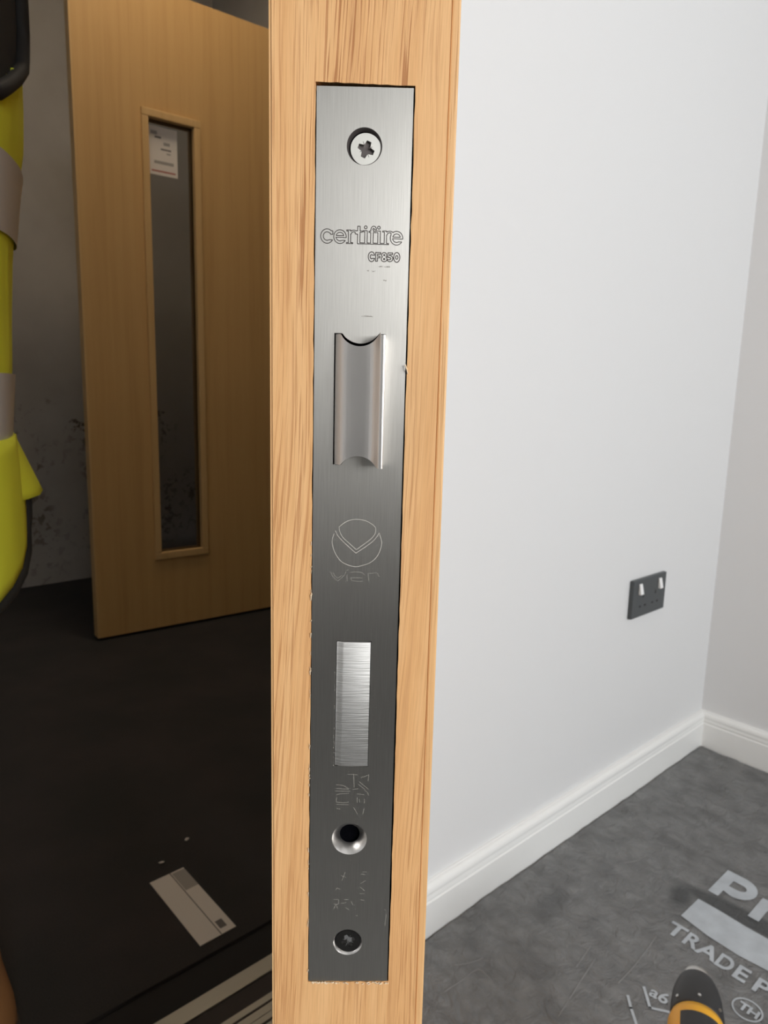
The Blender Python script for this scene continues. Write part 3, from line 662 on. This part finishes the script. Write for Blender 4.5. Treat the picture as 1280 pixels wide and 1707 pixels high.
for j in range(len(gy) - 1):
    for i in range(nx_ - 1): fs.append((j*nx_+i, j*nx_+i+1, (j+1)*nx_+i+1, (j+1)*nx_+i))
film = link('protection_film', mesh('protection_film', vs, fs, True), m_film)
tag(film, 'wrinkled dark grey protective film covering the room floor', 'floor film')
PZ = 0.0041
def fp(a, b): return (b, -a)            # (offset from wall, distance along wall) -> world x, y
def flatprint(name, splines):
    v2, f2 = fill2d([[fp(*p) for p in s_] for s_ in splines], 0.0002, PZ, 'floor'); return link(name, mesh(name, v2, f2), m_print, film)
def arcp(cx, cy, rx, ry, a0, a1, n=10): return [(cx + rx*math.cos(math.radians(a0+(a1-a0)*i/n)), cy + ry*math.sin(math.radians(a0+(a1-a0)*i/n))) for i in range(n+1)]
pP = [(0.274, 1.245), (0.274, 1.333), (0.308, 1.333)] + arcp(0.308, 1.298, 0.032, 0.035, 80, -80) + [(0.306, 1.263), (0.2925, 1.268), (0.2925, 1.245)]
hP = [(0.2945, 1.288), (0.2945, 1.309)] + arcp(0.310, 1.2985, 0.012, 0.0105, 85, -85)
flatprint('printed_letter', [pP, hP])
flatprint('printed_letter', [[(0.349, 1.235), (0.349, 1.304), (0.366, 1.304), (0.366, 1.294), (0.378, 1.303), (0.392, 1.305), (0.392, 1.286), (0.376, 1.284), (0.3675, 1.274), (0.3675, 1.235)]])
bt = [(0.2725, 1.209), (0.31, 1.2085), (0.355, 1.205), (0.40, 1.2045), (0.46, 1.206), (0.52, 1.210)]; bb = [(0.52, 1.147), (0.46, 1.138), (0.42, 1.133), (0.375, 1.1285), (0.324, 1.132), (0.2715, 1.143)]
flatprint('printed_bar', [bt + bb])
def floortext(body, size, a, b, bold, sp, name, tilt=0.0, wide=1.0):
    v2, f2 = text2d(body, size, bold, sp); v2 = [(x*wide, y, z) for x, y, z in v2]; ct, st_ = math.cos(tilt), math.sin(tilt); out = []
    for x, y, z in v2: out.append((*fp(a + x*ct - y*st_, b + x*st_ + y*ct), PZ + 0.0001))
    return link(name, mesh(name, out, f2), m_print, film)
for ch, a, sz, wd_ in (('T', 0.269, 0.047, 1.0), ('R', 0.2985, 0.047, 0.85), ('A', 0.3245, 0.047, 0.95), ('D', 0.3545, 0.047, 0.76), ('E', 0.3835, 0.047, 0.92), ('P', 0.4145, 0.047, 0.95)):
    floortext(ch, sz, a, 1.0865 - (a - 0.269)*0.075, 0.0012, 1.0, 'printed_letter', 0.0, wd_)
flatprint('printed_ring', [circ(0.428, 1.031, 0.0215, 40), circ(0.428, 1.031, 0.0190, 40)])
floortext('TH', 0.023, 0.4155, 1.024, 0.0008, 0.9, 'printed_mark')
def strokes(name, pts, wd):
    mb = MB()
    for (a0, b0), (a1, b1) in zip(pts[:-1], pts[1:]):
        l = math.hypot(a1-a0, b1-b0); na, nb = -(b1-b0)/l*wd/2, (a1-a0)/l*wd/2; ea, eb = (a1-a0)/l*wd*0.4, (b1-b0)/l*wd*0.4
        q = [fp(a0-ea+na, b0-eb+nb), fp(a0-ea-na, b0-eb-nb), fp(a1+ea-na, b1+eb-nb), fp(a1+ea+na, b1+eb+nb)]
        mb.add([(x, y, PZ + 0.0001) for x, y in q], [(0, 1, 2, 3)])
    return mb.build(name, m_print, film)
strokes('printed_mark', [(0.306, 0.948), (0.3306, 0.9205), (0.3565, 0.938)], 0.0042)
floortext('a6', 0.030, 0.3165, 0.941, 0.0006, 1.0, 'printed_mark', math.radians(6))
strokes('printed_mark', [(0.298, 0.914), (0.312, 0.898), (0.334, 0.876)], 0.0042)
# creases pressed into the film as raised ridges
for pts in ([(0.084, 0.752), (0.1, 0.778), (0.106, 0.80)], [(0.11, 0.703), (0.113, 0.74), (0.116, 0.776), (0.147, 0.776)], [(0.275, 0.925), (0.274, 0.982), (0.266, 1.067)], [(0.1315, 1.194), (0.148, 1.225)], [(0.25, 0.80), (0.235, 0.88), (0.225, 0.94)], [(0.215, 0.90), (0.205, 0.96)]):
    P_ = cr_(pts, 5); vs, fs = tube([(*fp(a, b), film_h(*fp(a, b)) + 0.0001) for a, b in P_], 0.0008, 6)
    link('crease', mesh('crease', vs, fs, True), m_crease, film)

# ------------------------------------------------------------------ socket on the long wall
so = bpy.data.objects.new('wall_socket', None); COL.objects.link(so); so.location = (1.3668, 0, 0.4356); tag(so, 'black double wall socket with white switches', 'socket')
box('faceplate', (0, 0.146, -0.0095, -0.0002, 0, 0.086), m_socket, so, 0.0025)
for x in (0.030, 0.116):
    rk = MB().add([(x-0.006, -0.0095, 0.052), (x+0.006, -0.0095, 0.052), (x+0.006, -0.0095, 0.076), (x-0.006, -0.0095, 0.076), (x-0.006, -0.0165, 0.053), (x+0.006, -0.0165, 0.053), (x+0.006, -0.0115, 0.075), (x-0.006, -0.0115, 0.075)],
                  [(0,3,2,1), (4,5,6,7), (0,1,5,4), (1,2,6,5), (2,3,7,6), (3,0,4,7)])
    rk.build('rocker_switch', m_rocker, so, 0.0008)
for cx_ in (0.046, 0.100):
    for dx, dz, w_, h_ in ((0, 0.047, 0.004, 0.008), (-0.011, 0.024, 0.0065, 0.004), (0.011, 0.024, 0.0065, 0.004)):
        box('pin_hole', (cx_+dx-w_/2, cx_+dx+w_/2, -0.0098, -0.0094, dz-h_/2, dz+h_/2), m_hole, so)

# ------------------------------------------------------------------ cordless impact driver standing on the film, nose pointing away
dr = bpy.data.objects.new('impact_driver', None); COL.objects.link(dr)
dp_ = cw(0.390, 0.722); dr.location = (dp_.x, dp_.y, 0.006)
hd = cdir(0.44, 1.0); dr.rotation_euler = (0, 0, math.atan2(hd.y, hd.x))     # local +x = nose direction
tag(dr, 'yellow and black cordless impact driver standing on the floor film', 'power tool')
HZ = 0.165
def barrel(prof, name, mat, n=28, sq=1.0):
    vs, fs = lathe(prof, n, 'x'); return link(name, mesh(name, [(x, y*sq, z + HZ) for x, y, z in vs], fs, True), mat, dr)
barrel([(0.0165, 0.062), (0.0175, 0.069), (0.0170, 0.076), (0.014, 0.079)], 'chuck_collar', m_tip)
barrel([(0.0295, 0.0), (0.0305, 0.006), (0.0300, 0.022), (0.0285, 0.040), (0.0250, 0.055), (0.0215, 0.064), (0.0175, 0.069)], 'nose_case', m_rub)
for a in (40, 90, 140):
    vs, fs = lathe([(0.002, 0.0), (0.002, 0.0022)], 10); an = math.radians(a)
    link('case_screw', mesh('case_screw', [(0.012 + x, (0.0295 + z)*math.cos(an) + y*math.sin(an), HZ + (0.0295 + z)*math.sin(an) - y*math.cos(an)) for x, y, z in vs], fs), m_tip, dr)
hb = barrel([(0.026, -0.088), (0.031, -0.080), (0.0325, -0.05), (0.0325, -0.008), (0.030, 0.001)], 'motor_housing', m_yel)
vs, fs = loft([[(x, 0.0331*math.sin(math.radians(t)), HZ + 0.0331*math.cos(math.radians(t))) for t in range(-38, 39, 4)] for x in (-0.066, -0.045, -0.016)], False)
link('badge', mesh('badge', vs, fs, True), m_rub, dr)
barrel([(0.0335, -0.092), (0.0335, -0.078), (0.03, -0.074)], 'rear_bumper', m_rub)
rings = []
for t in range(8):
    q = t/7; z = HZ - 0.02 - q*(HZ - 0.02 - 0.062); cx_ = -0.045 - 0.018*q; a_, b_ = 0.022 - 0.004*math.sin(math.pi*q), 0.0165 + 0.002*q
    rings.append([(cx_ + a_*math.cos(2*math.pi*k/20), b_*math.sin(2*math.pi*k/20), z) for k in range(20)])
vs, fs = loft(rings, True, True); link('grip', mesh('grip', vs, fs, True), m_rub, dr)
box('trigger', (-0.028, -0.012, -0.007, 0.007, 0.105, 0.135), m_rub, dr, 0.003)
box('foot', (-0.115, -0.005, -0.034, 0.034, 0.048, 0.066), m_yel, dr, 0.006)
box('battery', (-0.122, 0.0, -0.037, 0.037, 0.0, 0.0475), m_rub, dr, 0.006)

# ------------------------------------------------------------------ person in the doorway
pf = cdir(-0.894, -0.447)
pcx, pcy = -0.414, 0.573
pw = cw(pcx, pcy)
per = bpy.data.objects.new('person', None); COL.objects.link(per); per.location = (pw.x, pw.y, 0.0065); per.rotation_euler = (0, 0, math.atan2(pf.y, pf.x))   # local +x forward, +y left
tag(per, 'person in a yellow hi-vis vest standing in the doorway', 'person')
J = {}; ED = []; RA = {}
def joint(n, p, r, par=None):
    J[n] = p; RA[n] = r
    if par: ED.append((par, n))
joint('pelvis', (0, 0, 0.88), (0.072, 0.12)); joint('waist', (0.0, 0, 1.02), (0.072, 0.11), 'pelvis'); joint('chest', (0.005, 0, 1.2), (0.085, 0.13), 'waist')
joint('upper', (-0.005, 0, 1.33), (0.075, 0.11), 'chest'); joint('neck', (0.0, 0, 1.42), (0.052, 0.052), 'upper'); joint('head0', (0.02, 0, 1.47), (0.055, 0.055), 'neck')
joint('head1', (0.025, 0, 1.54), (0.088, 0.072), 'head0'); joint('head2', (0.015, 0, 1.61), (0.085, 0.072), 'head1'); joint('head3', (0.01, 0, 1.645), (0.05, 0.05), 'head2')
for sgn, sd in ((1, 'l'), (-1, 'r')):
    joint('sh'+sd, (0.0, 0.155*sgn, 1.335), (0.055, 0.055), 'upper'); joint('el'+sd, (0.05, 0.185*sgn, 1.08), (0.043, 0.043), 'sh'+sd)
    joint('wr'+sd, (0.12, 0.10*sgn, 1.285), (0.028, 0.028), 'el'+sd); joint('pa'+sd, (0.17, 0.075*sgn, 1.295), (0.018, 0.034), 'wr'+sd); joint('pb'+sd, (0.205, 0.06*sgn, 1.30), (0.014, 0.034), 'pa'+sd)
    for k, (dy, dz, ln) in enumerate(((0.027, 0, 0.055), (0.009, 0, 0.066), (-0.009, 0, 0.062), (-0.027, 0, 0.048))):
        b0 = (0.215, 0.058*sgn + dz, 1.30 + dy); joint(f'f{k}a{sd}', (b0[0] + 0.012, b0[1], b0[2]), (0.0085, 0.0085), 'pb'+sd)
        joint(f'f{k}b{sd}', (b0[0] + 0.012 + ln*0.55, b0[1] - 0.012*sgn, b0[2] - 0.006), (0.008, 0.008), f'f{k}a{sd}'); joint(f'f{k}c{sd}', (b0[0] + 0.012 + ln*0.75, b0[1] - 0.035*sgn, b0[2] - 0.010), (0.007, 0.007), f'f{k}b{sd}')
    joint('ta'+sd, (0.18, 0.065*sgn, 1.337), (0.011, 0.011), 'pa'+sd); joint('tb'+sd, (0.215, 0.048*sgn, 1.355), (0.009, 0.009), 'ta'+sd)
    joint('hip'+sd, (0, 0.085*sgn, 0.82), (0.085, 0.08), 'pelvis'); st_x, fy = (0.055, -0.27) if sgn < 0 else (0.046, 0.10)
    joint('kn'+sd, (0.015 + st_x*0.6, (fy + 0.085*sgn)/2 + 0.01*sgn, 0.45), (0.058, 0.055), 'hip'+sd); joint('an'+sd, (-0.015 + st_x, fy, 0.10), (0.042, 0.042), 'kn'+sd); joint('ft'+sd, (0.05 + st_x, fy, 0.055), (0.035, 0.035), 'an'+sd)
names = list(J); ix = {n: i for i, n in enumerate(names)}
me = bpy.data.meshes.new('body'); me.from_pydata([J[n] for n in names], [(ix[a], ix[b]) for a, b in ED], [])
bo = bpy.data.objects.new('body', me); COL.objects.link(bo)
sk = bo.modifiers.new('skin', 'SKIN'); 
lay = me.skin_vertices[0] if me.skin_vertices else None
if lay is None:
    bpy.context.view_layer.objects.active = bo; bpy.ops.object.skin_root_mark
    bm = bmesh.new(); bm.from_mesh(me); bm.verts.layers.skin.verify(); bm.to_mesh(me); bm.free(); lay = me.skin_vertices[0]
for n in names: lay.data[ix[n]].radius = RA[n]
lay.data[ix['pelvis']].use_root = True
sk.use_smooth_shade = True
ss = bo.modifiers.new('sub', 'SUBSURF'); ss.levels = 2; ss.render_levels = 2
dg = bpy.context.evaluated_depsgraph_get(); me2 = bpy.data.meshes.new_from_object(bo.evaluated_get(dg)); bpy.data.objects.remove(bo)
me2.name = 'body'; me2.materials.clear()
for v in me2.vertices:                                                   # nose, brow, chin
    x, y, z = v.co
    if z > 1.44 and x > 0.05:
        v.co.x += 0.022*math.exp(-(y/0.012)**2 - ((z-1.545)/0.018)**2) + 0.006*math.exp(-(y/0.04)**2 - ((z-1.58)/0.012)**2) + 0.012*math.exp(-(y/0.03)**2 - ((z-1.475)/0.02)**2)
body = link('body', me2, [m_shirt, m_trous, m_skin], per)
for p in me2.polygons:
    cc = p.center; p.use_smooth = True
    p.material_index = 2 if (cc.z > 1.425 or (cc.x > 0.135 and cc.z > 1.0)) else (1 if cc.z < 0.90 else 0)
for sgn in (1, -1):
    for r_, x_, mt, nm in ((0.0105, 0.097, m_eye, 'eye'), (0.0055, 0.1045, m_bind, 'pupil')):
        vs, fs = lathe([(r_*math.sin(math.pi*k/8) + 1e-5, -r_*math.cos(math.pi*k/8)) for k in range(9)], 14, 'x'); link(nm, mesh(nm, [(x + x_, y + 0.030*sgn, z + 1.560) for x, y, z in vs], fs, True), mt, per)
    vs, fs = lathe([(0.030*math.sin(math.pi*k/8) + 1e-5, -0.030*math.cos(math.pi*k/8)) for k in range(9)], 14, 'x'); link('ear', mesh('ear', [(x*0.6 + 0.012, y*0.28 + 0.079*sgn, z + 1.545) for x, y, z in vs], fs, True), m_skin, per)
vs, fs = tube([(0.1045, -0.022, 1.503), (0.112, 0, 1.501), (0.1045, 0.022, 1.503)], 0.0045, 8); link('mouth', mesh('mouth', vs, fs, True), M('lips', (0.42, 0.2, 0.17), 0.5), per)
rings = []
for k in range(9):
    a = k/8*math.pi/2; rr = math.cos(a)
    rings.append([(-0.012 + 0.101*rr*math.cos(t*math.pi/12) - 0.012*(1-rr), 0.083*rr*math.sin(t*math.pi/12) + 1e-6, 1.575 + 0.105*math.sin(a) + (0.035 if math.cos(t*math.pi/12) > 0.4 else -0.03*(1 - max(0, math.cos(t*math.pi/12))))*(1-math.sin(a))) for t in range(24)])
vs, fs = loft(rings, True, True); link('hair', mesh('hair', vs, fs, True), m_hair, per)
# boots
for sgn in (1, -1):
    rings = []; st_x, fy = (0.055, -0.27) if sgn < 0 else (0.046, 0.10)
    for z, x0_, x1_, wy in ((0.0, -0.085, 0.165, 0.048), (0.012, -0.09, 0.172, 0.052), (0.03, -0.09, 0.174, 0.051), (0.055, -0.088, 0.165, 0.047), (0.078, -0.083, 0.11, 0.044), (0.10, -0.078, 0.07, 0.045), (0.14, -0.074, 0.052, 0.048), (0.19, -0.072, 0.048, 0.05)):
        cx_, rx = (x0_+x1_)/2, (x1_-x0_)/2
        rings.append([(cx_ + rx*math.copysign(abs(math.cos(t*math.pi/12))**0.8, math.cos(t*math.pi/12)) - 0.012 + st_x, wy*math.copysign(abs(math.sin(t*math.pi/12))**0.8, math.sin(t*math.pi/12)) + fy, z + 0.018) for t in range(24)])
    vs, fs = loft(rings, True, True); bt_ = link('boot', mesh('boot', vs, fs, True), m_boot, per)
    r0 = [[(p[0]*1.03 - 0.002, (p[1]-fy)*1.08 + fy, z) for p in rings[1]] for z in (0.0, 0.024)]
    vs, fs = loft(r0, True, True); link('sole', mesh('sole', vs, fs), m_sole, bt_)
# hi-vis vest: rings round the torso, armholes left open, back tail and longer front tail at the side slit
def vring(z):
    T = [(0.858, 0.095, 0.162), (0.911, 0.0994, 0.162), (0.96, 0.1014, 0.163), (1.01, 0.1044, 0.165), (1.06, 0.1105, 0.166), (1.10, 0.1174, 0.168), (1.13, 0.1187, 0.170), (1.20, 0.120, 0.170), (1.30, 0.117, 0.166), (1.37, 0.098, 0.150), (1.405, 0.075, 0.120), (1.42, 0.062, 0.085)]
    zs_ = [t[0] for t in T]; return np.interp(z, zs_, [t[1] for t in T]), np.interp(z, zs_, [t[2] for t in T])
def vpt(th_, z, off=0.0, kk=1.0):
    a_, b_ = vring(max(z, 0.858) if kk == 1.0 else z); wv_ = 1 + 0.012*math.sin(th_*7 + z*9)
    ct, st_ = math.cos(th_), math.sin(th_); ex = 0.85
    return Vector(((a_ + off)*kk*wv_*math.copysign(abs(ct)**ex, ct), (b_ + off)*wv_*math.copysign(abs(st_)**ex, st_), z))
NT = 144; zl = [0.858 + 0.01*i for i in range(56)] + [1.415]
def arm_lim(z, back, left=True):                    # half-angle of the armhole, wider towards the back
    return math.radians(np.interp(z, [1.07, 1.10, 1.125, 1.15, 1.18, 1.30, 1.375], ([0, 55, 72, 85, 90, 84, 40] if left else [0, 30, 42, 50, 54, 54, 36]) if back else [0, 26, 36, 43, 48, 48, 30]))
def in_arm(th_, z):
    t = abs(((th_ + math.pi) % (2*math.pi)) - math.pi)                       # 0 front, pi back
    return 1.07 < z < 1.375 and abs(t - math.pi/2) < arm_lim(z, t > math.pi/2, math.sin(th_) > 0)
mb = MB(); grid = {}
for j, z in enumerate(zl):
    for i in range(NT):
        th_ = 2*math.pi*i/NT; grid[(i, j)] = len(mb.v); mb.v.append(tuple(vpt(th_, z)))
for j in range(len(zl)-1):
    for i in range(NT):
        th_ = 2*math.pi*(i+0.5)/NT; z = (zl[j]+zl[j+1])/2
        if in_arm(th_, z): continue
        k = (i+1) % NT; mb.f.append((grid[(i, j)], grid[(k, j)], grid[(k, j+1)], grid[(i, j+1)]))
vest = mb.build('hi_vis_vest', m_hv, per, smooth=True)
sl = vest.modifiers.new('cloth', 'SOLIDIFY'); sl.thickness = 0.002
rings = [[vpt(2*math.pi*i/48, z, -0.0025) for i in range(48)] for z in np.linspace(0.87, 1.412, 24)]
vs, fs = loft(rings, True, True); link('shirt', mesh('shirt', vs, fs, True), m_shirt, per)
vest['label'] = 'yellow high-visibility vest with silver tape'
# tails below the slit: the back one flares out and ends straight, the near one hangs longer with a rounded corner
def tail(t0, t1, zf, name, off_f):
    rings = []; n = 26
    for j in range(10):
        q = j/9; rings.append([vpt(math.radians(t0 + (t1-t0)*i/n), 0.860 - q*(0.860 - zf(i/n)), off_f(q, i/n)) for i in range(n+1)])
    vs, fs = loft(rings, False); o = link(name, mesh(name, vs, fs, True), m_hv, vest); o.modifiers.new('cloth', 'SOLIDIFY').thickness = 0.002; return rings
tail(148, 330, lambda u: 0.808 - 0.010*u, 'back_tail', lambda q, u: (0.022*min(1, max(0, (u - 0.06)/0.11)) - 0.006*max(0, 1 - u/0.15))*q)
def zfront(u):
    return 0.733 + 0.045 * max(0, (u - 0.80) / 0.20)**1.8
rg = tail(-60, 178, zfront, 'front_tail', lambda q, u: 0.003 + 0.004*math.sin(q*2.2)*u)
vs, fs = tube([p + Vector((-0.002, 0, -0.001)) for p in rg[-1]] + [r_[-1] + Vector((-0.003, 0, 0)) for r_ in rg[::-1]][1:6], 0.004, 8); link('hem_binding', mesh('hem_binding', vs, fs, True), m_bind, vest)
# binding round both armholes
for sgn in (1, -1):
    path = [vpt(sgn*(math.pi/2 + arm_lim(z, True, sgn > 0)), z, 0.001) for z in np.linspace(1.374, 1.071, 28)] + [vpt(sgn*(math.pi/2 - arm_lim(z, False)), z, 0.001) for z in np.linspace(1.075, 1.374, 22)]
    vs, fs = tube(path, 0.0058, 8); link('armhole_binding', mesh('armhole_binding', vs, fs, True), m_bind, vest)
# reflective tape
for z0_, z1_ in ((1.020, 1.076), (0.859, 0.911)):
    rings = [[vpt(2*math.pi*i/NT, z0_ + (z1_-z0_)*j/4 - (0.012*math.sin(2*math.pi*i/NT) if z0_ > 1 else 0), 0.0025) for i in range(NT)] for j in range(5)]
    vs, fs = loft(rings, True); link('reflective_tape', mesh('reflective_tape', vs, fs, True), m_band, vest)
